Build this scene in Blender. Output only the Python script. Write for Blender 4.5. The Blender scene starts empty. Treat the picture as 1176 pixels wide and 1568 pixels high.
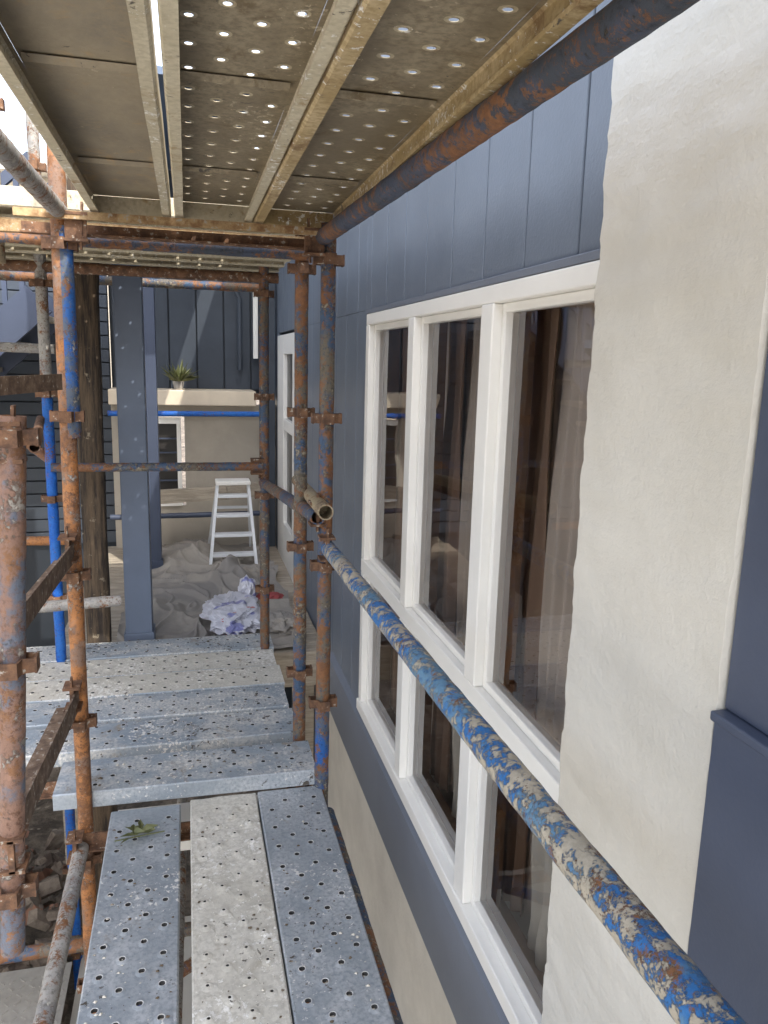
import bpy, bmesh, math, random
from mathutils import Vector as V, noise, Matrix
random.seed(7)
sc=bpy.context.scene
COL=bpy.context.collection
# ---------------------------------------------------------------- helpers
def empty(name):
    o=bpy.data.objects.new(name,None);COL.objects.link(o);return o
def mobj(name,verts,faces,mats,parent=None,smooth=False,midx=None):
    me=bpy.data.meshes.new(name);me.from_pydata([tuple(v) for v in verts],[],faces);me.validate();me.update()
    if not isinstance(mats,(list,tuple)):mats=[mats]
    for m in mats:me.materials.append(m)
    if midx:
        for p,i in zip(me.polygons,midx):p.material_index=i
    if smooth:
        for p in me.polygons:p.use_smooth=True
    o=bpy.data.objects.new(name,me);COL.objects.link(o)
    if parent:o.parent=parent
    return o
BF=[(0,3,2,1),(4,5,6,7),(0,1,5,4),(1,2,6,5),(2,3,7,6),(3,0,4,7)]
def bx(vs,fs,x0,x1,y0,y1,z0,z1):
    n=len(vs)
    vs+=[(x0,y0,z0),(x1,y0,z0),(x1,y1,z0),(x0,y1,z0),(x0,y0,z1),(x1,y0,z1),(x1,y1,z1),(x0,y1,z1)]
    fs+=[tuple(i+n for i in f) for f in BF]
def boxes(name,bl,mat,parent=None,bevel=0.0):
    vs=[];fs=[]
    for b in bl:bx(vs,fs,*b)
    o=mobj(name,vs,fs,mat,parent)
    if bevel:
        m=o.modifiers.new('bv','BEVEL');m.width=bevel;m.segments=2;m.limit_method='ANGLE'
    return o
def obox(vs,fs,a,b,w,h,up=V((0,0,1))):
    a=V(a);b=V(b);d=(b-a).normalized();s=d.cross(up).normalized();u=s.cross(d)
    n=len(vs)
    for q in (a,b):
        for (i,j) in ((-1,-1),(1,-1),(1,1),(-1,1)):
            vs.append(tuple(q+s*i*w/2+u*j*h/2))
    fs+=[(n,n+1,n+2,n+3),(n+7,n+6,n+5,n+4),(n,n+4,n+5,n+1),(n+1,n+5,n+6,n+2),(n+2,n+6,n+7,n+3),(n+3,n+7,n+4,n)]
def tube(name,a,b,r,mat,parent=None,seg=22,wall=.004,jit=.0006):
    a=V(a);b=V(b);d=b-a;L=d.length;d.normalize()
    s=d.orthogonal().normalized();u=d.cross(s)
    n=max(2,int(L/.02));vs=[];fs=[]
    for k in range(n+1):
        c=a+d*L*k/n
        for i in range(seg):
            t=2*math.pi*i/seg
            p=c+(s*math.cos(t)+u*math.sin(t))*r
            q=r+jit*(noise.noise(p*25)*2+noise.noise(p*70)*1.4)
            vs.append(c+(s*math.cos(t)+u*math.sin(t))*q)
    for k in range(n):
        for i in range(seg):
            j=(i+1)%seg
            fs.append((k*seg+i,k*seg+j,(k+1)*seg+j,(k+1)*seg+i))
    for (base,c,sg) in ((0,a,1),(n*seg,b,-1)):
        m=len(vs)
        for i in range(seg):
            t=2*math.pi*i/seg;vs.append(c+(s*math.cos(t)+u*math.sin(t))*(r-wall))
        for i in range(seg):
            t=2*math.pi*i/seg;vs.append(c+d*sg*.12+(s*math.cos(t)+u*math.sin(t))*(r-wall))
        for i in range(seg):
            j=(i+1)%seg
            f1=(base+i,m+i,m+j,base+j);f2=(m+i,m+seg+i,m+seg+j,m+j)
            if sg<0:f1=f1[::-1];f2=f2[::-1]
            fs.append(f1);fs.append(f2)
        fs.append(tuple(m+seg+i for i in range(seg)))
    o=mobj(name,vs,fs,mat,parent,True)
    try:
        o.data.set_sharp_from_angle(angle=math.radians(50))
    except Exception:pass
    return o
# ---------------------------------------------------------------- materials
class NT:
    def __init__(s,name):
        s.m=bpy.data.materials.new(name);s.m.use_nodes=True;s.t=s.m.node_tree;s.n=s.t.nodes;s.l=s.t.links
        s.b=s.n['Principled BSDF'];s.tc=s.n.new('ShaderNodeTexCoord')
        s.vec=s.tc.outputs['Object']
    def rnd(s):
        oi=s.n.new('ShaderNodeObjectInfo');va=s.n.new('ShaderNodeVectorMath');va.operation='MULTIPLY_ADD'
        c=s.n.new('ShaderNodeCombineXYZ')
        for i in range(3):s.l.new(oi.outputs['Random'],c.inputs[i])
        s.l.new(c.outputs[0],va.inputs[0]);va.inputs[1].default_value=(37,21,13);s.l.new(s.tc.outputs['Object'],va.inputs[2])
        s.vec=va.outputs[0];return s
    def noise(s,scale,detail=6,rough=.6,stretch=None,dist=0):
        n=s.n.new('ShaderNodeTexNoise');n.inputs['Scale'].default_value=scale;n.inputs['Detail'].default_value=detail
        n.inputs['Roughness'].default_value=rough;n.inputs['Distortion'].default_value=dist
        v=s.vec
        if stretch:
            mp=s.n.new('ShaderNodeMapping');mp.inputs['Scale'].default_value=stretch;s.l.new(v,mp.inputs[0]);v=mp.outputs[0]
        s.l.new(v,n.inputs['Vector']);return n.outputs['Fac']
    def voro(s,scale,feature='F1'):
        n=s.n.new('ShaderNodeTexVoronoi');n.inputs['Scale'].default_value=scale;n.feature=feature
        s.l.new(s.vec,n.inputs['Vector']);return n.outputs['Distance']
    def thr(s,fac,lo,hi):
        n=s.n.new('ShaderNodeMapRange');n.inputs[1].default_value=lo;n.inputs[2].default_value=hi
        n.interpolation_type='SMOOTHSTEP';s.l.new(fac,n.inputs[0]);return n.outputs[0]
    def mixc(s,fac,a,b):
        n=s.n.new('ShaderNodeMix');n.data_type='RGBA'
        if isinstance(fac,float):n.inputs[0].default_value=fac
        else:s.l.new(fac,n.inputs[0])
        for i,c in ((6,a),(7,b)):
            if isinstance(c,tuple):n.inputs[i].default_value=(*c,1)
            else:s.l.new(c,n.inputs[i])
        return n.outputs[2]
    def math(s,op,a,b):
        n=s.n.new('ShaderNodeMath');n.operation=op
        for i,c in ((0,a),(1,b)):
            if isinstance(c,(int,float)):n.inputs[i].default_value=c
            else:s.l.new(c,n.inputs[i])
        return n.outputs[0]
    def modulated(s,fac,scale,amt):
        """add a broad low-frequency variation to a noise so patches cluster"""
        return s.math('ADD',fac,s.math('MULTIPLY',s.math('SUBTRACT',s.noise(scale,3,.5),.5),amt))
    def col(s,c):
        if isinstance(c,tuple):s.b.inputs['Base Color'].default_value=(*c,1)
        else:s.l.new(c,s.b.inputs['Base Color'])
        return s
    def set(s,rough=.6,metal=0,spec=None):
        for k,v in (('Roughness',rough),('Metallic',metal)):
            if isinstance(v,(int,float)):s.b.inputs[k].default_value=v
            else:s.l.new(v,s.b.inputs[k])
        if spec is not None:s.b.inputs['Specular IOR Level'].default_value=spec
        return s
    def bump(s,h,dist=.002,strength=1.0):
        n=s.n.new('ShaderNodeBump');n.inputs['Distance'].default_value=dist;n.inputs['Strength'].default_value=strength
        s.l.new(h,n.inputs['Height']);s.l.new(n.outputs[0],s.b.inputs['Normal']);return s

def tube_mat(name,base,base2,rust_amt,splat_amt,splat=(.55,.5,.4),sc_=1.0,rustc=((.07,.03,.018),(.33,.15,.06))):
    """old scaffold paint: two paint colours, rust patches, mortar / paint splatter"""
    t=NT(name)
    c=t.mixc(t.thr(t.noise(6,5,.7),.46,.56),base,base2)
    c=t.mixc(t.thr(t.noise(90,4,.7),.5,.7),c,tuple(x*.55 for x in base))
    rust=t.mixc(t.noise(80,5),*rustc)
    n1=t.modulated(t.noise(22*sc_,11,.8,dist=.2),3.1,.4)
    c=t.mixc(t.thr(n1,.63-rust_amt,.68-rust_amt),c,rust)
    n2=t.modulated(t.noise(36*sc_,10,.80,dist=.2),4.3,.3)
    sp=t.thr(n2,.67-splat_amt,.72-splat_amt)
    c=t.mixc(sp,c,t.mixc(t.noise(80,5,.75),tuple(x*.45 for x in splat),tuple(min(1,x*1.15) for x in splat)))
    n3=t.modulated(t.noise(95*sc_,6,.75),7,.5)
    c=t.mixc(t.thr(n3,.58,.65),c,(.13,.065,.04))
    t.col(c).set(.6,0,.35)
    h=t.math('ADD',t.math('MULTIPLY',sp,.6),t.math('MULTIPLY',n1,1.0))
    t.bump(h,.0035);return t.m
M={}
M['rail']=tube_mat('rail_paint',(.03,.16,.42),(.12,.24,.36),.09,.19,(.54,.48,.38),1.2)
M['ledger']=tube_mat('ledger_paint',(.05,.06,.08),(.055,.07,.11),.12,.08,(.24,.19,.13))
M['bluepost']=tube_mat('blue_post_paint',(.02,.10,.32),(.09,.11,.14),.11,.10)
M['mixpost']=tube_mat('mixed_post_paint',(.05,.09,.16),(.14,.12,.09),.14,.11,(.38,.33,.25))
M['rustpost']=tube_mat('rust_post_paint',(.40,.17,.06),(.22,.14,.10),.12,.10,(.48,.45,.41))
M['pinkpost']=tube_mat('red_brown_post_paint',(.24,.14,.10),(.12,.14,.18),.12,.10,(.42,.38,.33),.9,((.09,.04,.02),(.34,.17,.08)))
M['greypipe']=tube_mat('grey_pipe',(.36,.34,.31),(.27,.26,.25),.09,.10,(.56,.53,.47))
M['tanpipe']=tube_mat('tan_pipe',(.36,.29,.18),(.30,.24,.16),.08,.06)
M['bright_blue']=tube_mat('bright_blue_paint',(.01,.10,.42),(.02,.13,.45),.02,.04)
def rusty(name,a,b):
    t=NT(name);n=t.noise(30,8,.7)
    c=t.mixc(t.thr(n,.35,.65),a,b);c=t.mixc(t.thr(t.noise(60,4),.6,.66),c,(.36,.33,.28))
    t.col(c).set(.75,0,.3).bump(n,.002);return t.m
M['rust']=rusty('rusty_steel',(.08,.045,.03),(.21,.11,.06))
M['rustdark']=rusty('dark_rusty_angle',(.10,.065,.045),(.23,.16,.11))
M['rustgold']=rusty('golden_rusty_steel',(.20,.11,.05),(.42,.30,.16))
def galv(name,c1,c2,dirt,dirtamt,metal=.35,speck=.05,speckc=(.75,.73,.68),dark=.0,contrast=.12,fine=.85):
    t=NT(name).rnd()
    n=t.noise(6,7,.65,stretch=(1,.5,1))
    c=t.mixc(t.thr(n,.5-contrast,.5+contrast),c1,c2)
    c=t.mixc(t.thr(t.noise(90,3,.6),.35,.75),c,tuple(x*fine for x in c1))
    nd=t.modulated(t.noise(13,10,.74,dist=.5),2.5,.3)
    d=t.thr(nd,.64-dirtamt,.80-dirtamt)
    c=t.mixc(d,c,dirt)
    ns=t.modulated(t.noise(60,5,.7),3.3,.5);s=t.thr(ns,.66-speck,.70-speck)
    c=t.mixc(s,c,speckc)
    nk=t.modulated(t.noise(42,5,.7,dist=.5),3.9,.5);c=t.mixc(t.thr(nk,.67-dark,.72-dark),c,(.10,.085,.07))
    m=t.math('MULTIPLY',t.math('SUBTRACT',1,t.math('MAXIMUM',d,s)),metal)
    t.col(c).set(t.math('ADD',t.math('MULTIPLY',n,.35),.33),m,.4)
    t.bump(t.math('ADD',t.math('MULTIPLY',s,.4),nd),.0014);return t.m
M['galv']=galv('galvanised_plank',(.34,.38,.42),(.55,.57,.59),(.32,.30,.27),.06,.35,.03,(.74,.73,.70),.01,.14)
M['galvT']=galv('worn_galvanised_plank',(.33,.38,.43),(.64,.63,.60),(.28,.25,.21),.09,.2,.06,(.76,.74,.70),.03,.09)
M['mortar']=galv('mortar_covered_plank',(.56,.53,.46),(.68,.65,.58),(.40,.36,.29),.08,0,.07,(.80,.78,.73),.01)
M['worn']=galv('worn_hole_rim',(.66,.67,.67),(.80,.79,.77),(.55,.52,.48),.0,.2,.1)
M['under']=galv('plank_underside',(.22,.18,.12),(.34,.285,.195),(.15,.11,.06),.10,.1,.0,(.46,.39,.28),.02)  # golden brown mixes dust with warm bounce light put into the colour
M['under_rim']=galv('plank_underside_rim',(.50,.44,.31),(.60,.54,.41),(.30,.20,.09),.10,.05,.03)
M['under_edge']=galv('golden_plank_edge',(.36,.26,.12),(.54,.43,.26),(.20,.12,.05),.12,.05,.06)
M['under_hole']=galv('plank_underside_hole_glow',(.42,.35,.24),(.55,.48,.34),(.25,.18,.1),.08,.05,.03)  # lighter tan: daylight glow around the holes put into the colour
M['ply']=galv('board_underside',(.34,.285,.20),(.23,.20,.155),(.38,.27,.15),.12,.05,-.04,(.46,.39,.28),-.03)
def paint(name,c,var=.08,rough=.5,bump=.0004,bs=120,sc2=3):
    t=NT(name);n=t.noise(sc2,6,.65)
    a=tuple(x*(1-var) for x in c);b=tuple(min(1,x*(1+var)) for x in c)
    t.col(t.mixc(t.thr(n,.3,.7),a,b)).set(rough,0,.4);t.bump(t.noise(bs,3),bump);return t.m
M['white']=paint('white_window_paint',(.84,.82,.77),.03,.35)
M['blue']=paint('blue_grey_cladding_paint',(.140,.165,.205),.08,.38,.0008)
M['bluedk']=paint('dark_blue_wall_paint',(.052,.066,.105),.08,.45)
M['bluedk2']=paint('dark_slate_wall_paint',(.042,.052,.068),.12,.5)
M['trimblue']=paint('blue_trim_paint',(.165,.185,.225),.06,.4)
M['groove']=paint('groove_shadow_gap',(.02,.026,.035),.05)
M['creamwall']=paint('cream_render',(.60,.58,.54),.08,.7,.003,35,5)
M['beige']=paint('beige_wall_paint',(.40,.36,.30),.09,.7,.002,40)
M['ledge']=paint('cream_ledge_paint',(.68,.58,.44),.08,.6)
M['postblue']=paint('blue_post_paint_smooth',(.12,.15,.21),.06,.45)
M['dark']=paint('dark_interior',(.03,.027,.025),.1,.3)
M['holedark']=paint('hole_inside_shade',(.045,.045,.045),.2,.8)  # dark hole walls; the shade inside is put into the colour
M['roomwall']=paint('room_wall',(.60,.52,.42),.1,.8)
M['roomwood']=paint('stained_wood',(.24,.13,.065),.2,.45)
t=NT('painted_brick_column')
n=t.noise(9,6,.6);n2=t.noise(110,5,.7);n3=t.noise(11,4,.5,stretch=(1,.35,1.4))
t.col(t.mixc(t.thr(t.noise(2.2,6,.6),.35,.65),(.55,.52,.455),(.625,.60,.54))).set(.42,0,.5)
h=t.math('ADD',t.math('MULTIPLY',n3,.8),t.math('ADD',t.math('MULTIPLY',n,.6),t.math('MULTIPLY',n2,.2)))
t.bump(h,.012,.65);M['column']=t.m
t=NT('window_glass');t.n.remove(t.b)
gl=t.n.new('ShaderNodeBsdfGlossy');gl.inputs['Roughness'].default_value=.0;gl.inputs['Color'].default_value=(.95,.95,.97,1)
tr=t.n.new('ShaderNodeBsdfTransparent');tr.inputs[0].default_value=(.97,.96,.94,1)
fr=t.n.new('ShaderNodeFresnel');fr.inputs[0].default_value=1.8
mx=t.n.new('ShaderNodeMixShader');t.l.new(fr.outputs[0],mx.inputs[0]);t.l.new(tr.outputs[0],mx.inputs[1]);t.l.new(gl.outputs[0],mx.inputs[2])
bp=t.n.new('ShaderNodeBump');bp.inputs['Distance'].default_value=.003;bp.inputs['Strength'].default_value=.3
t.l.new(t.noise(3,2),bp.inputs['Height']);t.l.new(bp.outputs[0],gl.inputs['Normal'])
t.l.new(mx.outputs[0],t.n['Material Output'].inputs[0]);M['glass']=t.m
t=NT('lining_curtain_fabric');t.col(t.mixc(t.noise(5,3,stretch=(1,3,.2)),(.62,.53,.46),(.72,.65,.58))).set(.9);M['curtain']=t.m
t=NT('brown_curtain_fabric');t.col(t.mixc(t.noise(5,3,stretch=(1,3,.2)),(.33,.21,.15),(.44,.31,.24))).set(.9);M['curtainb']=t.m
t=NT('sheer_fabric');t.col((.80,.78,.73)).set(.9);M['sheer']=t.m
t=NT('canvas_cloth');t.col(t.mixc(t.thr(t.noise(2.4,7,.65),.42,.58),(.33,.30,.26),(.25,.23,.21))).set(.9).bump(t.noise(10,4,.5),.006);M['cloth']=t.m
t=NT('plastic_bag_film');c=t.mixc(t.thr(t.noise(6,2),.57,.60),(.62,.62,.68),(.25,.26,.50));c=t.mixc(t.thr(t.noise(9,2),.70,.71),c,(.5,.07,.06))
t.col(c).set(.3,0,.5);M['bag']=t.m
M['alu']=paint('ladder_aluminium',(.74,.76,.78),.05,.35);
t=NT('weathered_timber');n=t.noise(5,9,.75,stretch=(8,8,.6));c=t.mixc(t.thr(n,.38,.62),(.03,.022,.017),(.13,.09,.055));c=t.mixc(t.thr(t.noise(14,6,.7),.60,.66),c,(.28,.23,.16))
t.col(c).set(.85).bump(n,.008);M['timber']=t.m
t=NT('grey_timber');n=t.noise(6,8,.7,stretch=(.8,8,8));t.col(t.mixc(t.thr(n,.35,.65),(.28,.24,.19),(.44,.38,.30))).set(.85).bump(n,.004);M['gtimber']=t.m
t=NT('ground_soil');n=t.noise(3,10,.75);c=t.mixc(t.thr(n,.4,.62),(.07,.055,.04),(.26,.21,.16));c=t.mixc(t.thr(t.voro(9),.12,.2),(.35,.30,.24),c)
t.col(c).set(.95).bump(t.noise(12,9,.75),.05);M['ground']=t.m
t=NT('rubble_stone');n=t.noise(5,8,.7);c=t.mixc(t.thr(n,.35,.65),(.07,.05,.04),(.25,.21,.17));c=t.mixc(t.thr(t.noise(2.3,3),.6,.62),c,(.30,.16,.11));t.col(c).set(.9).bump(n,.01);M['rubble']=t.m
t=NT('pale_concrete');n=t.noise(2,8,.7);t.col(t.mixc(n,(.46,.44,.40),(.62,.60,.55))).set(.9).bump(n,.003);M['concrete']=t.m
t=NT('leaf_green');t.col(t.mixc(t.noise(40,4),(.07,.10,.03),(.16,.15,.06))).set(.5);M['leaf']=t.m
t=NT('checker_steel');n=t.noise(30,5);t.col(t.mixc(n,(.25,.24,.22),(.42,.40,.36))).set(.5,.3);M['checker']=t.m
t=NT('mortar_chips');t.col(t.mixc(t.thr(t.noise(7,2),.45,.5),(.62,.58,.50),(.12,.09,.06))).set(.9);M['chips']=t.m
M['terracotta']=paint('pot_glaze',(.35,.32,.28),.1)
M['roof']=paint('roof_sheet',(.10,.14,.21),.08,.4)
M['red']=paint('red_rag',(.30,.06,.06),.2,.8)

# ---------------------------------------------------------------- perforated plank mesh
PW=.225
def plank_mesh(name,L,mats,holes=True,lump=0,upper=False):
    bm=bmesh.new()
    nx=4;cw=.05;m=(PW-nx*cw)/2;cl=.05;ny=int(L/cl);cl=L/ny
    if upper:r0,r1,h2,h3,h4=.0066,.0125,.001,.0008,-.0003
    elif lump>.002:r0,r1,h2,h3,h4=.0040,.0160,.0075,.0065,-.002
    else:r0,r1,h2,h3,h4=.0078,.0165,.0050,.0044,-.006
    cache={}
    def vv(x,y,z):
        k=(round(x,5),round(y,5),round(z,5))
        if k not in cache:cache[k]=bm.verts.new((x,y,z))
        return cache[k]
    def zt(x,y):
        return lump*(noise.noise(V((x*22,y*22,1)))+.6*noise.noise(V((x*60,y*60,4)))) if lump else 0.0
    def face(vs,mi=0,sm=False):
        try:
            f=bm.faces.new(vs);f.material_index=mi;f.smooth=sm
        except ValueError:pass
    for j in range(ny):
        y0=j*cl;y1=y0+cl;yc=(y0+y1)/2
        for i in range(nx):
            x0=-PW/2+m+i*cw;x1=x0+cw;xc=(x0+x1)/2
            out=[]
            for k in range(3):out.append((x0+cw*k/3,y0))
            for k in range(3):out.append((x1,y0+cl*k/3))
            for k in range(3):out.append((x1-cw*k/3,y1))
            for k in range(3):out.append((x0,y1-cl*k/3))
            if holes and (i+j)%2==0 and j>0 and j<ny-1:
                O=[vv(a,b,zt(a,b)) for a,b in out]
                hr=(.75+.5*random.random()) if lump>.002 else 1.0
                def ring(r,z):
                    R=[]
                    for k,(a,b) in enumerate(out):
                        an=math.atan2(b-yc,a-xc)
                        R.append(bm.verts.new((xc+r*math.cos(an),yc+r*math.sin(an),z*hr+zt(xc,yc))))
                    return R
                R1=ring(r1,0.0004);R2=ring(r0+.002,h2);R3=ring(r0,h3);R4=ring(r0,h4)
                for A,B,sm,mi in ((O,R1,False,0),(R1,R2,True,0 if not upper else 2),(R2,R3,True,2),(R3,R4,False,3 if not upper else 2)):
                    for k in range(12):
                        face((A[k],A[(k+1)%12],B[(k+1)%12],B[k]),mi,sm)
            else:
                if lump:
                    C=bm.verts.new((xc,yc,zt(xc,yc)+random.random()*lump))
                    O=[vv(a,b,zt(a,b)) for a,b in out]
                    for k in range(12):face((O[k],O[(k+1)%12],C),0,True)
                else:
                    face([vv(a,b,0) for a,b in out])
    prof=[(PW/2-m,0,0),(PW/2-.004,0,0),(PW/2,-.004,1),(PW/2,-.055,1),(PW/2-.004,-.059,1),(PW/2-.024,-.059,1),(PW/2-.024,-.052,1)]
    for s in (1,-1):
        prev=None
        for k in range(ny+1):
            y=k*cl
            wv=.0010*noise.noise(V((y*4,s*3,L)))
            cur=[bm.verts.new((s*(x+wv),y,z)) for x,z,_ in prof]
            if prev:
                for q in range(len(prof)-1):
                    f=(prev[q],prev[q+1],cur[q+1],cur[q])
                    face(f if s>0 else f[::-1],prof[q+1][2])
            prev=cur
    for y in (0.001,L-.001):
        a=[bm.verts.new(c) for c in ((-PW/2+.001,y,-.001),(PW/2-.001,y,-.001),(PW/2-.001,y,-.05),(-PW/2+.001,y,-.05))]
        face(a,1)
    for fy in ((.33,.66,.86) if L>1 else (.5,)):
        y=L*fy
        a=[(-PW/2+.02,y-.012,-.003),(PW/2-.02,y-.012,-.003),(PW/2-.02,y,-.012),(-PW/2+.02,y,-.012),(PW/2-.02,y+.012,-.003),(-PW/2+.02,y+.012,-.003)]
        q=[bm.verts.new(c) for c in a]
        face((q[0],q[1],q[2],q[3]),0);face((q[3],q[2],q[4],q[5]),0)
    bmesh.ops.recalc_face_normals(bm,faces=bm.faces)
    me=bpy.data.meshes.new(name);bm.to_mesh(me);bm.free()
    for mm in mats:me.materials.append(mm)
    return me
scaf=empty('scaffolding')
def place(me,name,x,y,z,rot=0,parent=scaf,sx=1.0):
    o=bpy.data.objects.new(name,me);COL.objects.link(o);o.parent=parent
    o.location=(x,y,z);o.rotation_euler=(0,0,rot);o.scale=(sx,1,1);return o
G=M['galv'];W=M['worn'];K=M['holedark']
ml=plank_mesh('plank_long',3.3,[G,G,W,K])
mm=plank_mesh('plank_mortar',3.3,[M['mortar'],M['mortar'],M['mortar'],K],True,.003)
mu=plank_mesh('plank_upper',3.3,[M['under'],M['under_rim'],M['under_hole']],True,0,True)
mu3=plank_mesh('plank_upper_edge',3.3,[M['under'],M['under_edge'],M['under_hole']],True,0,True)
mply=plank_mesh('plank_board',3.3,[M['ply'],M['under_rim'],W],False)
mT=plank_mesh('plank_cross',1.45,[M['galvT'],M['galvT'],W,K])
mTm=plank_mesh('plank_cross_mortar',1.45,[M['mortar'],M['galvT'],M['mortar'],K],True,.0015)
mT1=plank_mesh('plank_cross_short',.88,[M['galvT'],G,W,K])
mTu=plank_mesh('plank_cross_upper',1.75,[M['under'],M['under_rim'],M['under_hole']],True,0,True)
place(ml,'deck_plank_1',-.165,-.82,-1.5)
place(mm,'deck_plank_2',.092,-.80,-1.5)
place(ml,'deck_plank_3',.322,-.80,-1.497)
place(mT1,'cross_plank_1',.42,2.50+PW/2,-1.435,math.pi/2-.01)
ys=2.93+PW/2
for i in range(5):
    place([mT,mT,mTm,mTm,mT][i],'cross_plank_%d'%(i+2),.415-.01*(i%2),ys+i*.24,-1.5+.004*(i%3),math.pi/2+[.004,-.006,.003,-.004,.004][i])
for i in range(6):
    place(mT if i%2 else mTm,'outer_plank_%d'%i,-1.07+.01*(i%2),2.7+i*.24,-1.52,math.pi/2)
boxes('pale_board_below',[(-.30,.36,2.66,2.92,-1.80,-1.76)],M['white'],scaf,.003)
UZ=.462
place(mply,'upper_plank_1',-.148,-.75,UZ)
place(mu,'upper_plank_2',.088,-.75,UZ)
place(mu3,'upper_plank_3',.334,-.75,UZ-.002,0,scaf,1.15)
for i in range(8):
    place(mTu,'upper_cross_plank_%d'%i,.46,2.78+i*.235,UZ+.03,math.pi/2)
for i in range(4):
    place(mTu,'upper_outer_plank_%d'%i,-1.32,3.6+i*.235,UZ+.0,math.pi/2)
# mortar crumbs lying on the decks
vs=[];fs=[]
def chip(x,y,z):
    s=.0015+.004*random.random()**2;n=len(vs)
    for k in range(4):
        a=k*math.pi/2+random.random();vs.append((x+s*math.cos(a)*(1+random.random()*.6),y+s*math.sin(a),z))
    vs.append((x,y,z+s*.8));fs.extend([(n+k,n+(k+1)%4,n+4) for k in range(4)])
for k in range(420):
    xp=random.choice([-.165,.092,.322]);chip(xp+.2*(random.random()-.5),.6+1.8*random.random(),-1.4965 if xp!=.322 else -1.4945)
for k in range(420):
    chip(-.9+1.25*random.random(),3.0+1.1*random.random(),-1.489)
for k in range(80):
    chip(-.4+.75*random.random(),2.53+.17*random.random(),-1.4325)
mobj('deck_debris',vs,fs,M['chips'])
# ---------------------------------------------------------------- standards
R=.0242
def couplers(name,x,y,zs,mat):
    vs=[];fs=[]
    for z in zs:
        for k in range(4):
            an=k*math.pi/2
            d=V((math.cos(an),math.sin(an),0));s=V((-d.y,d.x,0));c=V((x,y,z))
            obox(vs,fs,c+d*.020+s*.020,c+d*.046+s*.015,.005,.030)
            obox(vs,fs,c+d*.020-s*.020,c+d*.046-s*.015,.005,.030)
            obox(vs,fs,c+d*.046-s*.0175,c+d*.046+s*.0175,.005,.034)
    return mobj(name,vs,fs,mat,scaf)
def post(name,b,t,mat,zs,cm='rust'):
    tube(name,b,t,R,mat,scaf)
    b=V(b);t=V(t)
    for i,z in enumerate(zs):
        f=(z-b.z)/(t.z-b.z);p=b+(t-b)*f
        couplers(name+'_pressing_%d'%i,p.x,p.y,[z],M[cm])
LV=[.31-.495*k for k in range(-3,8)]
post('standard_a',(-.375,2.5,-3.4),(-.335,2.5,2.2),M['rustpost'],LV)
tube('standard_a_sleeve',(-.342,2.5,-.25),(-.338,2.5,.36),R+.0015,M['bluepost'],scaf)
post('standard_b',(-.392,1.6,-1.27),(-.327,1.62,-.12),M['pinkpost'],[-.16,-.62,-1.12])
post('standard_c',(-.64,3.9,-3.4),(-.63,3.9,2.2),M['bright_blue'],LV)
tube('standard_c_sleeve',(-.633,3.9,-.1),(-.631,3.9,1.2),R+.0015,M['greypipe'],scaf)
post('standard_d',(.395,2.78,-3.4),(.395,2.78,.42),M['mixpost'],LV[3:])
post('standard_e',(.435,2.5,-3.4),(.44,2.5,.42),M['mixpost'],LV[3:])
tube('standard_e_sleeve',(.4365,2.5,-1.50),(.4372,2.5,-1.19),R+.0012,M['bluepost'],scaf)
post('standard_f',(.37,3.9,-1.6),(.37,3.9,.5),M['mixpost'],LV[3:7])
post('standard_g',(-1.15,3.2,-3.4),(-1.12,3.2,2.4),M['tanpipe'],LV)
post('standard_h',(-1.6,3.9,-3.4),(-1.6,3.9,2.4),M['bluepost'],LV)
post('standard_i',(-.62,3.0,.3),(-.615,3.0,2.2),M['tanpipe'],LV[:3])
tube('guard_rail',(.445,2.46,-.615),(.474,-.6,-.593),R+.0012,M['rail'],scaf,36)
tube('upper_ledger',(.415,2.52,.374),(.532,-.8,.374),R+.001,M['ledger'],scaf,28)
tube('upper_ledger_left',(-.345,2.5,.40),(-.37,-.8,.40),R,M['greypipe'],scaf)
tube('lower_ledger_left',(-.372,2.45,-1.60),(-.372,-.6,-1.60),R,M['greypipe'],scaf)
tube('lower_ledger_right',(.452,2.45,-1.58),(.452,-.6,-1.58),R,M['mixpost'],scaf)
tube('cross_rail',(-.63,3.88,-.53),(.36,3.88,-.53),.021,M['mixpost'],scaf)
tube('stub_tube',(.365,3.9,-.62),(.405,2.45,-.505),R,M['mixpost'],scaf)
tube('open_tube',(.46,3.35,-.52),(.402,2.28,-.455),R,M['tanpipe'],scaf,28)
tube('upper_cross_tube',(-1.9,4.66,.40),(.44,4.66,.40),R,M['mixpost'],scaf)
tube('upper_cross_tube_2',(-1.9,3.9,.38),(.44,3.9,.385),R,M['rust'],scaf)
tube('left_rail_low',(-1.9,3.2,-1.05),(-.3,3.4,-1.05),R,M['greypipe'],scaf)
tube('left_brace',(-1.7,3.9,.42),(-.64,3.93,-.5),R,M['mixpost'],scaf)
tube('left_long_tube',(-.45,2.5,-.28),(-.66,3.85,-.30),.018,M['rust'],scaf)
tube('lower_blue_ledger',(-1.6,2.62,-2.1),(.4,2.62,-2.1),R,M['mixpost'],scaf)
tube('lower_blue_ledger_2',(-1.6,1.6,-2.35),(.2,2.9,-2.35),R,M['bluepost'],scaf)
tube('lower_rail_3',(-.1,.9,-2.0),(-.06,3.4,-2.0),R,M['greypipe'],scaf)
tube('left_far_rail',(-2.4,4.3,.05),(-.65,4.3,.02),R,M['greypipe'],scaf)
tube('left_far_rail_2',(-2.4,4.3,-.95),(-.65,4.3,-.98),R,M['rustpost'],scaf)
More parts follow.
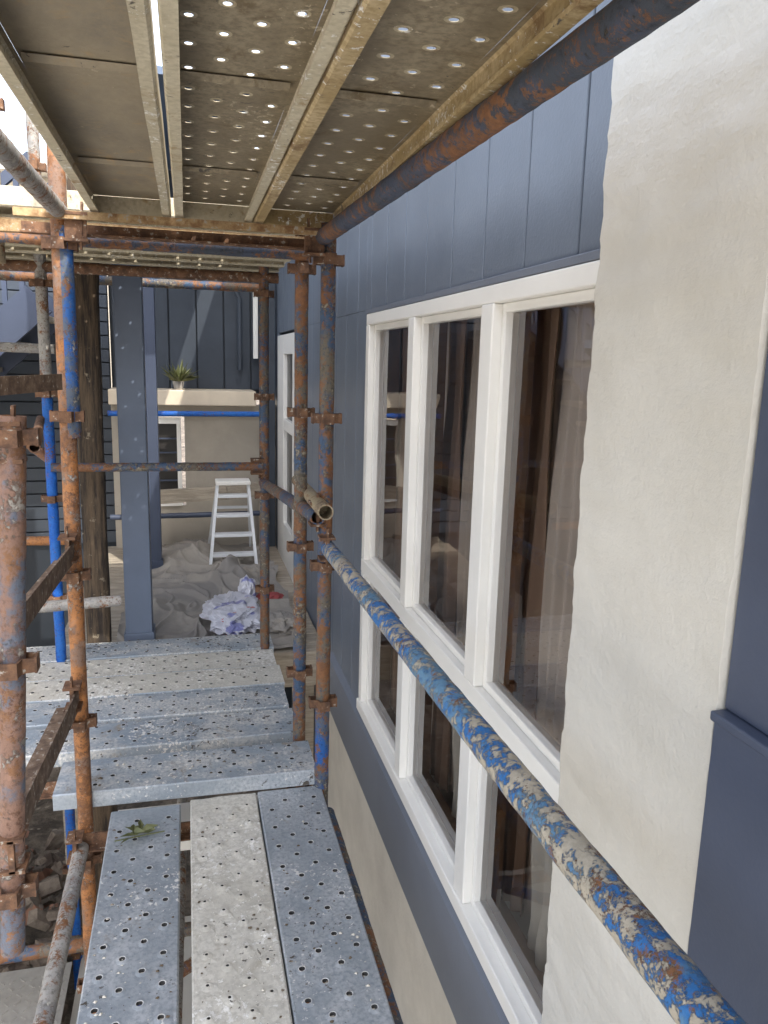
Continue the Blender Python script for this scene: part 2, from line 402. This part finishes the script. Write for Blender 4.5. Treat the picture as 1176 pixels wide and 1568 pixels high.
def angle(name,a,b,w,mat,flip=1):
    vs=[];fs=[];a=V(a);b=V(b)
    d=(b-a).normalized();s=d.cross(V((0,0,1))).normalized()*flip
    obox(vs,fs,a,b,.006,w)
    obox(vs,fs,a+s*(w/2+.0)+V((0,0,-w/2+.003)),b+s*(w/2)+V((0,0,-w/2+.003)),w-.008,.005)
    return mobj(name,vs,fs,mat,scaf)
angle('transom_a',(-.46,2.45,.386),(.43,2.45,.386),.022,M['rustgold'],-1)
angle('transom_b',(-.46,2.56,.36),(.43,2.56,.36),.035,M['rust'])
angle('transom_c',(-1.2,2.70,.385),(.43,2.70,.385),.04,M['rustgold'],-1)
tube('transom_tube',(-.9,2.62,.335),(.40,2.62,.335),.015,M['ledger'],scaf)
angle('hop_up_bracket_1',(-.352,2.47,-.60),(-.36,1.64,-.565),.06,M['rustdark'])
angle('hop_up_bracket_2',(-.36,2.47,-1.08),(-.385,1.64,-1.03),.07,M['rustdark'])
angle('hop_up_bracket_3',(-.35,2.40,-.08),(-.44,2.0,-.08),.045,M['rustdark'])
angle('deck_transom_1',(-.40,2.47,-1.585),(.44,2.47,-1.585),.045,M['rust'])
angle('deck_transom_2',(-1.1,2.84,-1.59),(.42,2.84,-1.59),.045,M['rust'])
angle('deck_transom_3',(-1.1,3.95,-1.60),(.42,3.95,-1.60),.045,M['rust'])
angle('deck_transom_4',(-.40,.9,-1.585),(.44,.9,-1.585),.045,M['rust'])
def clamp(name,c,ax,mat):
    vs=[];fs=[];c=V(c);ax=V(ax).normalized()
    obox(vs,fs,c-ax*.03,c+ax*.03,.012,.075);obox(vs,fs,c-ax*.03+V((0,0,.036)),c+ax*.035+V((0,0,.036)),.05,.008)
    obox(vs,fs,c-ax*.03-V((0,0,.036)),c+ax*.035-V((0,0,.036)),.05,.008)
    obox(vs,fs,c+ax*.012+V((0,0,-.06)),c+ax*.02+V((0,0,.07)),.006,.02,V((0,1,.1)))
    return mobj(name,vs,fs,mat,scaf)
clamp('rail_clamp',(.437,2.46,-.61),(0,-1,0),M['rust'])
clamp('bracket_clamp_1',(-.36,2.44,-.58),(0,-1,0),M['rust'])
clamp('bracket_clamp_2',(-.37,2.44,-1.06),(0,-1,0),M['rust'])
clamp('bracket_clamp_3',(-.385,2.43,-1.58),(0,-1,0),M['rust'])
clamp('upper_clamp_l',(-.30,2.47,.355),(1,0,0),M['rust'])
clamp('upper_clamp_r',(.39,2.47,.355),(-1,0,0),M['rust'])
clamp('stub_clamp',(.41,2.5,-.50),(0,-1,0),M['rust'])
clamp('cross_clamp_r',(.33,3.88,-.53),(1,0,0),M['rust'])
clamp('b_clamp',(-.345,1.62,-.17),(1,0,0),M['rust'])
clamp('b_clamp_2',(-.375,1.6,-1.03),(0,1,0),M['rust'])

# ---------------------------------------------------------------- house
HT=1.7
house=empty('house')
XW=.765
def sidings(name,y0,y1,z0,z1):
    bl=[];k=-3
    while 1.44+.2535*k<y1:
        a=1.44+.2535*k;b=a+.2535;k+=1
        if b<=y0:continue
        a2=max(a,y0)+ (.0035 if a>=y0 else 0);b2=min(b,y1)-(.0035 if b<=y1 else 0)
        if b2-a2>.01:
            o=.0012*random.random();bl.append((XW-.018-o,XW,a2,b2,z0,z1))
    return boxes(name,bl,M['blue'],house,.0025)
sidings('cladding_above_windows',1.15,3.30,.215,HT)
sidings('cladding_beside_windows',3.245,4.06,-1.66,.2145)
sidings('cladding_far_top',3.30,7.0,.2155,HT)
sidings('cladding_far',4.065,5.28,-1.72,.2148)
sidings('cladding_far_b',6.57,7.0,-1.72,.2148)
boxes('wall_backing',[(XW+.001,XW+.1,.4,7.2,.214,HT),(XW+.001,XW+.1,3.25,5.3,-3.4,.213),(XW+.001,XW+.1,6.56,7.2,-3.4,.213),(XW+.001,XW+.1,-2,3.249,-3.4,-1.60)],M['groove'],house)
boxes('head_flashing',[(.735,XW,1.15,3.27,.196,.214)],M['trimblue'],house,.002)
vs=[(.748,.9,-1.575),(.748,3.98,-1.575),(.722,3.98,-1.60),(.722,.9,-1.60),(.712,3.98,-1.86),(.712,.9,-1.86),(.765,3.98,-1.87),(.765,.9,-1.87),(.765,3.98,-1.575),(.765,.9,-1.575)]
mobj('sill_band',vs,[(0,3,2,1),(3,5,4,2),(5,7,6,4),(1,2,4,6,8),(0,9,7,5,3)],M['trimblue'],house)
boxes('base_wall',[(.742,.764,-2,4.06,-3.4,-1.868)],M['creamwall'],house)
Y0,Y1,ZB,ZT,ZM=1.17,3.245,-1.565,.195,-.885
fb=[]
fb.append((.735,.80,Y0,Y1,ZT-.045,ZT));fb.append((.725,.80,Y0,Y1,ZB-.005,ZB+.045))
zs=[(ZB+.0455,ZM-.03),(ZM+.03,ZT-.0455)]
fb.append((.733,.80,Y0,Y1,ZM-.0295,ZM+.0295))
for (a,b) in zs:
    fb.append((.734,.80,3.19,3.244,a,b))
    fb.append((.732,.80,2.52,2.59,a,b));fb.append((.732,.80,1.83,1.91,a,b));fb.append((.734,.80,1.17,1.23,a,b))
boxes('window_frame',fb,M['white'],house,.004)
sb=[]
pan=[(1.231,1.829),(1.911,2.519),(2.591,3.189)]
gl=[]
for (pa,pb) in pan:
    for (a,b) in zs:
        w=.022
        x0,x1=.757,.795
        sb+= [(x0,x1,pa,pa+w,a,b),(x0,x1,pb-w,pb,a,b),(x0,x1,pa+w+.0005,pb-w-.0005,a,a+w),(x0,x1,pa+w+.0005,pb-w-.0005,b-w,b)]
        gl.append((.777,pa+w,pb-w,a+w,b-w))
boxes('window_sash',sb,M['white'],house,.003)
vs=[];fs=[]
for x,a,b,c,d in gl:
    n=len(vs);vs+=[(x,a,c),(x,b,c),(x,b,d),(x,a,d)];fs.append((n,n+3,n+2,n+1))
mobj('window_glass',vs,fs,M['glass'],house)
boxes('room_shell',[(2.6,2.7,.7,4.2,-1.9,.7),(.87,2.6,.7,.8,-1.9,.7),(.87,2.6,4.1,4.2,-1.9,.7),(.87,2.6,.7,4.2,-1.98,-1.9),(.87,2.6,.7,4.2,.7,.78)],M['roomwall'],house)
boxes('inner_window_lining',[(.801,.85,1.83,1.91,-1.56,.19),(.801,.85,2.52,2.59,-1.56,.19),(.801,.87,3.19,3.24,-1.56,.19),(.801,.88,1.2,3.24,.16,.2),(.801,.88,1.2,3.24,-1.62,-1.56)],M['roomwood'],house)
def curtain(name,ya,yb,x,z0,z1,mat,amp=.025,fr=55,gather=0):
    vs=[];fs=[];n=120;mz=14
    for j in range(mz+1):
        f=j/mz;z=z1+(z0-z1)*f
        for i in range(n+1):
            g=i/n;y=ya+(yb-ya)*g
            if gather:y=ya+(yb-ya)*g*(1-gather*math.sin(f*math.pi)*.6)
            vs.append((x+amp*math.sin(g*fr*(1)+1.5*noise.noise(V((g*6,f*1.3,x*9))))*(.6+.4*f)+.02*noise.noise(V((g*4,f*3,2))),y,z))
    for j in range(mz):
        for i in range(n):
            a=j*(n+1)+i;fs.append((a,a+1,a+n+2,a+n+1))
    return mobj(name,vs,fs,mat,house,True)
curtain('curtain_1',3.02,3.26,.89,-1.55,.2,M['curtainb'],.016,34)
curtain('curtain_2',2.44,2.62,.89,-1.55,.2,M['curtainb'],.016,22)
curtain('curtain_3',1.78,1.98,.89,-1.55,.2,M['curtainb'],.016,26)
curtain('curtain_4',1.22,1.40,.89,-1.55,.2,M['curtainb'],.016,22)
curtain('lining_curtain',2.60,3.10,.915,-1.55,.18,M['curtain'],.012,60,.08)
curtain('lining_curtain_2',1.96,2.50,.915,-1.55,.18,M['curtain'],.012,60,.08)
curtain('lining_curtain_3',1.36,1.84,.915,-1.55,.18,M['curtain'],.012,60,.08)
curtain('sheer_curtain',2.12,2.36,.875,-1.56,-.98,M['sheer'],.012,20,.3)
curtain('sheer_curtain_2',1.5,1.72,.875,-1.56,-.98,M['sheer'],.012,20,.3)
# rendered brick column, slightly ragged edge
vs=[];fs=[]
nz=420
z0,z1=-3.4,HT
def wob(y,z):
    course=.0018*math.cos(z/.083*2*math.pi+.8*noise.noise(V((y*3,z*2,4))))*(.35+1.1*noise.noise(V((y*6,z*3,9))))
    return .003*noise.noise(V((y*4,z*4,0)))+.0022*noise.noise(V((y*12,z*14,3)))+.0010*noise.noise(V((y*35,z*35,3)))+course
for k in range(nz+1):
    z=z0+(z1-z0)*k/nz
    e=1.203+.002*noise.noise(V((0,3,z*5)))+.003*noise.noise(V((5,1,z*26)))+.003*noise.noise(V((5,1,z*70)))+(.0018 if int(z/.083+200)%2 else -.0018)
    row=[(.80,.806),(.665+wob(.8,z),.8005)]
    for i in range(0,17):
        y=.8025+(e-.004-.8025)*i/16
        row.append((.661+wob(y,z),y))
    row+=[(.668,e+.001),(.74,e+.002),(.80,e)]
    for (x,y) in row:vs.append((x,y,z))
    m_=len(row)
for k in range(nz):
    for i in range(m_-1):
        a=k*m_+i;fs.append((a,a+1,a+1+m_,a+m_))
bc=mobj('brick_column',[V(v) for v in vs],[f[::-1] for f in fs],M['column'],house,True)
try:bc.data.set_sharp_from_angle(angle=math.radians(38))
except Exception:pass
boxes('column_corner_trim',[(.742,.76,1.225,1.29,.2155,HT)],M['blue'],house,.003)
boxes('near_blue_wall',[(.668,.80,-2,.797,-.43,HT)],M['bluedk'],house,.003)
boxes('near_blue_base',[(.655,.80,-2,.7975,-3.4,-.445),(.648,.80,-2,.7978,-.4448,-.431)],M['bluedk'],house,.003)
boxes('side_door_frame',[(.735,.80,5.29,5.62,-1.72,.19),(.735,.80,6.15,6.56,-1.72,.19),(.736,.80,5.621,6.149,.04,.19),(.736,.80,5.621,6.149,-1.72,-1.3),(.737,.80,5.621,6.149,-.55,-.46)],M['white'],house,.004)
boxes('side_door_glass',[(.765,.775,5.621,6.149,-1.3,.04)],M['dark'],house)
boxes('roof_fascia',[(.70,.76,-2,7.2,HT+.001,HT+.2)],M['trimblue'],house)
boxes('roof_plane',[(.72,5,-2,7.2,HT+.201,HT+.3),(.87,5,-2.1,-2,-3.4,HT+.2),(5,5.1,-2,9,-3.4,HT+.2)],M['roof'],house)

# ---------------------------------------------------------------- rear wing
wing=empty('house_rear_wing')
boxes('upper_wall_backing',[(-.62,1.6,7.02,7.1,-.36,HT)],M['groove'],wing)
bl=[];x=-.60
while x<.76:
    bl.append((x+.004,min(x+.226,.76)-.004,6.995,7.02,-.27,HT));x+=.23
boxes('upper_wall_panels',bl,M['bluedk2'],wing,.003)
boxes('cream_ledge',[(-.62,.56,6.62,7.0,-.395,-.27)],M['ledge'],wing,.008)
boxes('beige_lower_wall',[(-.03,.76,6.82,6.9,-1.7,-.396),(-.62,-.03,6.82,6.9,-1.7,-1.27),(-.62,-.30,6.82,6.9,-1.269,-.396),(-.3,-.03,6.82,6.9,-.5,-.396)],M['beige'],wing)
boxes('lower_window_frame',[(-.30,-.06,6.79,6.85,-.56,-.51),(-.095,-.06,6.79,6.85,-1.22,-.561),(-.30,-.06,6.79,6.85,-1.27,-1.221)],M['white'],wing,.003)
boxes('lower_window_glass',[(-.30,-.095,6.83,6.84,-1.22,-.56)],M['dark'],wing)
boxes('lower_window_bars',[(-.30,-.096,6.80,6.815,-.56-.12*k-.012,-.56-.12*k) for k in range(1,5)],M['bluedk'],wing)
boxes('corner_board',[(.60,.73,6.70,6.76,-1.7,HT)],M['bluedk2'],wing,.003)
tube('drain_pipe',(.45,6.9,-.1),(.45,6.9,.5),.02,M['bluedk2'],wing)
tube('drain_pipe_bend',(.45,6.9,.5),(.38,6.9,.62),.02,M['bluedk2'],wing)
boxes('white_corner_window',[(.56,.60,6.85,6.9,-.0,.6)],M['white'],wing,.003)
bl=[]
for k in range(24):
    z=-1.6+.11*k;bl.append((-2.4,-.625,6.9+.004*(k%2),6.95,z,z+.100))
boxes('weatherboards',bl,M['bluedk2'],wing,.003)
boxes('weatherboard_backing',[(-2.4,-.625,6.951,7.0,-3.4,1.04)],M['groove'],wing)
boxes('weatherboard_cap',[(-2.45,-.62,6.86,6.96,1.045,1.16)],M['ledge'],wing,.004)
mobj('lean_to_roof',[(-3.2,5.0,-.12),(-.95,5.6,.30),(-.95,6.85,.30),(-3.2,6.85,-.12),(-3.2,5.0,-.18),(-.95,5.6,.24),(-.95,6.85,.24),(-3.2,6.85,-.18)],[(0,1,2,3),(7,6,5,4),(0,4,5,1),(1,5,6,2),(2,6,7,3),(3,7,4,0)],M['roof'],wing)
boxes('sun_mask_slab',[(-.62,.44,4.72,6.99,1.50,1.54)],M['roof'],wing)  # added slab; masks the sun to a strip and dims the courtyard
# outdoor stair at far left
st=empty('outdoor_stair')
vs=[];fs=[]
for yy in (5.15,5.95):
    obox(vs,fs,(-2.6,yy,-1.25),(-.85,yy,.32),.04,.20)
    obox(vs,fs,(-2.6,yy,-.45),(-.85,yy,1.12),.04,.06)
    for k in range(7):
        x=-2.5+.26*k;z=-1.25+(x+2.6)*.897
        obox(vs,fs,(x,yy,z+.05),(x,yy,z+.80),.03,.03,V((0,1,0)))
mobj('stringers_and_rails',vs,fs,M['bluedk'],st)
bl=[]
for k in range(9):
    x=-2.5+.19*k;z=-1.25+(x+2.6)*.897
    bl.append((x-.12,x+.12,5.175,5.925,z,z+.035))
boxes('treads',bl,M['gtimber'],st,.003)
vp=empty('verandah_post')
boxes('shaft',[(-.355,-.215,4.24,4.38,-1.62,1.9)],M['postblue'],vp,.004)
boxes('base_plate',[(-.365,-.205,4.23,4.39,-1.64,-1.5)],M['postblue'],vp,.003)
vp2=empty('verandah_post')
boxes('shaft',[(-.345,-.215,5.9,6.03,-1.62,1.49)],M['bluedk'],vp2,.004)
boxes('base_plate',[(-.355,-.205,5.89,6.04,-1.64,-1.52)],M['bluedk'],vp2,.003)
tp=[];tf=[]
nz=70
for k in range(nz+1):
    z=-3.4+5.4*k/nz
    for i in range(16):
        a=2*math.pi*i/16
        r=.062*(1+.14*noise.noise(V((math.cos(a)*1.2,math.sin(a)*1.2,z*3)))+.06*noise.noise(V((math.cos(a)*3,math.sin(a)*3,z*12))))*(1/max(abs(math.cos(a)),abs(math.sin(a))))**.55
        tp.append((-.462-.022*(z+.5)*-1*.4-.02+.03*noise.noise(V((0,0,z*.8)))+r*math.cos(a),4.2+r*math.sin(a),z))
for k in range(nz):
    for i in range(16):
        j=(i+1)%16;tf.append((k*16+i,k*16+j,k*16+16+j,k*16+16+i))
mobj('timber_post',tp,tf,M['timber'],None,True)
vf=empty('verandah_floor')
bl=[]
for k in range(19):
    y=4.15+.145*k
    bl.append((-.75,.738,y,y+.138,-1.66,-1.635))
boxes('floor_boards',bl,M['gtimber'],vf,.002)
boxes('floor_joists',[(-.75,.738,4.16,4.20,-1.85,-1.661),(-.75,.738,6.7,6.75,-1.85,-1.661),(-.74,-.70,4.21,6.69,-1.85,-1.661),(.69,.73,4.21,6.69,-1.85,-1.661),(-.74,-.66,4.3,4.4,-3.4,-1.851),(.6,.7,4.3,4.4,-3.4,-1.851)],M['gtimber'],vf)
rl=empty('timber_handrail')
vs=[];fs=[]
obox(vs,fs,(-.30,6.45,-1.13),(.30,6.45,-1.10),.06,.11);obox(vs,fs,(.30,6.45,-1.10),(.62,6.5,-1.08),.06,.11)
mobj('rail_board',vs,fs,M['gtimber'],rl)
vs=[];fs=[];obox(vs,fs,(-.28,6.46,-1.63),(-.28,6.46,-1.19),.06,.06,V((0,1,0)));obox(vs,fs,(.6,6.5,-1.63),(.6,6.5,-1.14),.06,.06,V((0,1,0)))
mobj('rail_posts',vs,fs,M['gtimber'],rl)
br=empty('blue_balustrade')
tube('top_tube',(-.62,6.55,-.46),(.60,6.55,-.455),.022,M['bright_blue'],br)
tube('mid_tube',(-.62,6.40,-1.28),(.60,6.40,-1.27),.022,M['bluedk'],br)
# ---------------------------------------------------------------- drop cloth
def crease(p,wd):return max(0,1-abs(noise.noise(p))/wd)
def dcz(x,y):
    w=V((noise.noise(V((x*1.6,y*1.6,3))),noise.noise(V((x*1.6,y*1.6,8))),0))*.8
    h=.030+.035*noise.noise(V((x*2,y*1.6,0))+w)
    h+=.040*crease(V((x*2.0,y*1.1,0))+w*1.4,.16)**1.3
    h+=.030*crease(V((x*2.4+y*1.3,y*1.8-x,4))+w*1.2,.11)**1.2
    h+=.014*crease(V((x*5,y*3,2))+w*2,.12)
    h+=.006*noise.noise(V((x*14,y*10,2)))
    d=math.hypot((x-.30)/.15,(y-5.45)/.26);h+=.22*math.exp(-d*d*1.3)*(.8+.5*noise.noise(V((x*9,y*6,1))))
    d=math.hypot((x+.02)/.22,(y-6.3)/.32);h+=.11*math.exp(-d*d)
    d=math.hypot((x-.08)/.2,(y-5.3)/.25);h+=.06*math.exp(-d*d)
    return -1.632+max(.006,h)
vs=[];fs=[];nx,ny=190,380
for j in range(ny+1):
    for i in range(nx+1):
        x=-.42+1.05*i/nx;y=4.18+2.5*j/ny
        ex=.05*noise.noise(V((0,y*3,0)))
        vs.append((x+ex*i/nx,y+.03*noise.noise(V((x*4,0,2))),dcz(x,y)))
for j in range(ny):
    for i in range(nx):
        a=j*(nx+1)+i;fs.append((a,a+1,a+nx+2,a+nx+1))
mobj('drop_cloth',vs,fs,M['cloth'],None,True)
def crumple(name,c,s,mat,seed,parent=None,sub=5,amp=.35):
    bm=bmesh.new();bmesh.ops.create_icosphere(bm,subdivisions=sub,radius=1)
    for v in bm.verts:
        p=v.co.copy()
        d=1+amp*(1-2.2*abs(noise.noise(p*1.6+V((seed,0,0)))))+amp*.45*(1-2*abs(noise.noise(p*4+V((0,seed,0)))))
        q=p*d
        v.co=V((c[0]+q.x*s[0],c[1]+q.y*s[1],max(c[2]+q.z*s[2],-1.6)))
    me=bpy.data.meshes.new(name);bm.to_mesh(me);bm.free();me.materials.append(mat)
    for p in me.polygons:p.use_smooth=False
    o=bpy.data.objects.new(name,me);COL.objects.link(o)
    if parent:o.parent=parent
    return o
crumple('plastic_bag',(.25,4.62,-1.54),(.14,.26,.055),M['bag'],4)
crumple('plastic_bag',(.36,5.0,-1.51),(.045,.09,.07),M['bag'],9,None,4)
crumple('red_rag',(.50,4.95,-1.56),(.07,.08,.025),M['red'],2,None,4)
crumple('paint_rag',(.52,4.45,-1.56),(.08,.12,.04),M['cloth'],6,None,4)
# ---------------------------------------------------------------- step ladder
ld=empty('stepladder')
vs=[];fs=[]
zt=-.98;zb=-1.60
for sx_,xt,xb in ((-1,.215,.145),(1,.455,.50)):
    obox(vs,fs,(xb,5.95,zb),(xt,6.15,zt),.022,.055,V((0,1,0)))
    obox(vs,fs,(xb,6.55,zb),(xt,6.20,zt),.018,.03,V((0,1,0)))
mobj('side_rails',vs,fs,M['alu'],ld)
bl=[]
for k in range(4):
    f=(k+.6)/4.2
    z=zb+(zt-zb)*f;y=5.95+.2*f;a=.145+.07*f;b=.50-.045*f
    bl.append((a+.012,b-.012,y-.04,y+.045,z-.012,z+.012))
boxes('treads',bl,M['alu'],ld,.003)
boxes('top_platform',[(.20,.47,6.08,6.26,zt,zt+.03)],M['white'],ld,.006)
vs=[];fs=[]
obox(vs,fs,(.16,6.45,-1.45),(.49,6.45,-1.45),.02,.02);obox(vs,fs,(.19,6.32,-1.2),(.47,6.32,-1.2),.02,.02)
mobj('rear_braces',vs,fs,M['alu'],ld)
# ---------------------------------------------------------------- potted plant
pp=empty('potted_plant')
def cone(name,c,r0,r1,h,mat,parent):
    vs=[];fs=[];n=20
    for z,r in ((0,r0),(h,r1),(h,r1*.85),(h*.85,r1*.8)):
        for i in range(n):
            a=2*math.pi*i/n;vs.append((c[0]+r*math.cos(a),c[1]+r*math.sin(a),c[2]+z))
    for k in range(3):
        for i in range(n):
            j=(i+1)%n;fs.append((k*n+i,k*n+j,k*n+n+j,k*n+n+i))
    fs.append(tuple(range(3*n,4*n)));return mobj(name,vs,fs,mat,parent,True)
cone('pot',(-.07,6.74,-.27),.035,.05,.07,M['terracotta'],pp)
vs=[];fs=[]
for k in range(90):
    a=random.random()*6.28;e=.3+random.random()*1.1;L=.09+random.random()*.13
    d=V((math.cos(a)*math.cos(e),math.sin(a)*math.cos(e),math.sin(e)));b=V((-.07,6.74,-.21))+V((math.cos(a),math.sin(a),0))*.015
    s=d.cross(V((0,0,1))).normalized()*.011;m_=b+d*L*.6;tpt=b+d*L+V((0,0,-.015))
    n=len(vs);vs+=[b,m_+s,tpt,m_-s];fs.append((n,n+1,n+2,n+3))
mobj('leaves',vs,fs,M['leaf'],pp)
vs=[];fs=[]
for k in range(9):
    a=-.9+k*.30+random.random()*.5+(math.pi if k%3==0 else 0);L=.04+random.random()*.045
    b=V((-.185+.05*(random.random()-.5),2.30+.02*random.random(),-1.484));d=V((math.cos(a),math.sin(a)*.8,0));s=V((-d.y,d.x,0))*.012
    n=len(vs);z=.006+.012*random.random()
    vs+=[b,b+d*L*.5+s+V((0,0,z+.008)),b+d*L+V((0,0,z)),b+d*L*.5-s+V((0,0,z-.003))];fs.append((n,n+1,n+2,n+3))
obox(vs,fs,(-.25,2.29,-1.486),(-.10,2.31,-1.484),.003,.003)
mobj('fallen_leaves',vs,fs,M['leaf'])
# ---------------------------------------------------------------- lower stuff on left
cp=empty('checker_plate')
vs=[];fs=[];bx(vs,fs,-1.6,-.48,1.2,2.80,-2.32,-2.312)
for i in range(31):
    for j in range(43):
        x=-1.58+.036*i;y=1.23+.036*j
        a=math.pi/4 if (i+j)%2 else -math.pi/4
        d=V((math.cos(a),math.sin(a),0))*.012
        obox(vs,fs,V((x,y,-2.311))-d,V((x,y,-2.311))+d,.005,.004)
mobj('plate',vs,fs,M['checker'],cp)
vs=[];fs=[]
xs=[-400,-150,-60,-25]+[-12+.4*k for k in range(50)]+[20,60,150,400]
ysv=[-400,-150,-60,-20]+[-4+.4*k for k in range(45)]+[25,60,150,400]
for y in ysv:
    for x in xs:vs.append((x,y,-3.4+.05*noise.noise(V((x,y,0)))+(.12*noise.noise(V((x*2,y*2,5))) if abs(x)<10 and abs(y)<14 else 0)))
for j in range(len(ysv)-1):
    for i in range(len(xs)-1):
        a=j*len(xs)+i;fs.append((a,a+1,a+len(xs)+1,a+len(xs)))
mobj('ground',vs,fs,M['ground'],None,True)
boxes('concrete_path',[(-.62,.742,2.45,4.1,-3.25,-3.2)],M['concrete'])
boxes('bounce_yard',[(-4.6,-1.7,-6,9,-3.25,-3.19),(-1.699,-.621,-6,1.0,-3.25,-3.19)],M['concrete'])  # unseen pale slabs added to bounce sunlight up onto wall and decks
vs=[];fs=[]
for k in range(700):
    c=V((-.66-random.random()*1.2,2.4+random.random()*2.4,-3.2+random.random()*.25));s=.012+random.random()**2*.07
    rm=Matrix.Rotation(random.random()*6,3,V((random.random(),random.random(),random.random()+.1)).normalized())
    n=len(vs)
    for q in [(-1,-1,-1),(1,-1,-1),(1,1,-1),(-1,1,-1),(-.8,-.7,1),(.7,-.9,1),(.8,.6,1),(-.9,.8,1)]:
        vs.append(c+rm@V((q[0]*s*(.8+.4*random.random()),q[1]*s*.7,q[2]*s*.4)))
    fs+=[tuple(i+n for i in f) for f in BF]
mobj('rubble',vs,fs,M['rubble'])
nb=empty('sky_block_house')  # unseen block added to screen low sky from the glass and bounce light
boxes('walls',[(-9,-4.6,-3,12,-3.4,.6)],M['creamwall'],nb)
boxes('eave',[(-9.2,-4.3,-3.3,12.3,.601,.75)],M['white'],nb)
mobj('roof',[(-9.2,-3.3,.751),(-4.3,-3.3,.751),(-4.3,12.3,.751),(-9.2,12.3,.751),(-6.8,-3.3,1.9),(-6.8,12.3,1.9)],[(0,1,4),(1,2,5,4),(2,3,5),(3,0,4,5)],M['roof'],nb)
boxes('windows',[(-4.61,-4.55,0,1.2,-1.4,0),(-4.61,-4.55,3,4.5,-1.4,0),(-4.61,-4.55,7,8.4,-1.4,0)],M['dark'],nb)
nb2=empty('rear_neighbour_house')
boxes('walls',[(-7,-1.0,10.2,14,-3.4,2.0)],M['ledge'],nb2)
boxes('eave',[(-7.3,-.7,9.9,14.3,2.001,2.15)],M['white'],nb2)

# ---------------------------------------------------------------- world / light / camera
w=bpy.data.worlds.new("World");sc.world=w;w.use_nodes=True;nt=w.node_tree
sky=nt.nodes.new('ShaderNodeTexSky');sky.sky_type='NISHITA';sky.sun_disc=False
d=V((-.25,.60,-.76)).normalized()
el=math.asin(-d.z);az=math.atan2(-d.x,-d.y)
sky.sun_elevation=el;sky.sun_rotation=az
sky.air_density=1;sky.dust_density=3.0;sky.ozone_density=1
hs=nt.nodes.new('ShaderNodeHueSaturation');hs.inputs['Saturation'].default_value=.5
nt.links.new(sky.outputs[0],hs.inputs['Color']);nt.links.new(hs.outputs[0],nt.nodes['Background'].inputs[0]);nt.nodes['Background'].inputs[1].default_value=.70
ld_=bpy.data.lights.new('sun','SUN');ld_.energy=5;ld_.angle=math.radians(.5);ld_.color=(1,.95,.86)
so=bpy.data.objects.new('sun',ld_);COL.objects.link(so);so.rotation_euler=d.to_track_quat('-Z','Y').to_euler()
f=1180;p=math.radians(11);ps=math.radians(14.4);r=math.radians(1.54)
F=V((math.sin(ps)*math.cos(p),math.cos(ps)*math.cos(p),-math.sin(p)))
Rr=V((math.cos(ps),-math.sin(ps),0));U=Rr.cross(F)
R2=math.cos(r)*Rr+math.sin(r)*U;U2=-math.sin(r)*Rr+math.cos(r)*U
cam=bpy.data.cameras.new('camera');co=bpy.data.objects.new('camera',cam);COL.objects.link(co)
mt=Matrix((R2,U2,-F)).transposed().to_4x4();co.matrix_world=mt
cam.sensor_fit='VERTICAL';cam.sensor_height=36;cam.lens=36*f/1568;cam.clip_start=.02;cam.clip_end=1500
sc.camera=co
sc.view_settings.view_transform='Standard';sc.view_settings.look='None';sc.view_settings.exposure=0
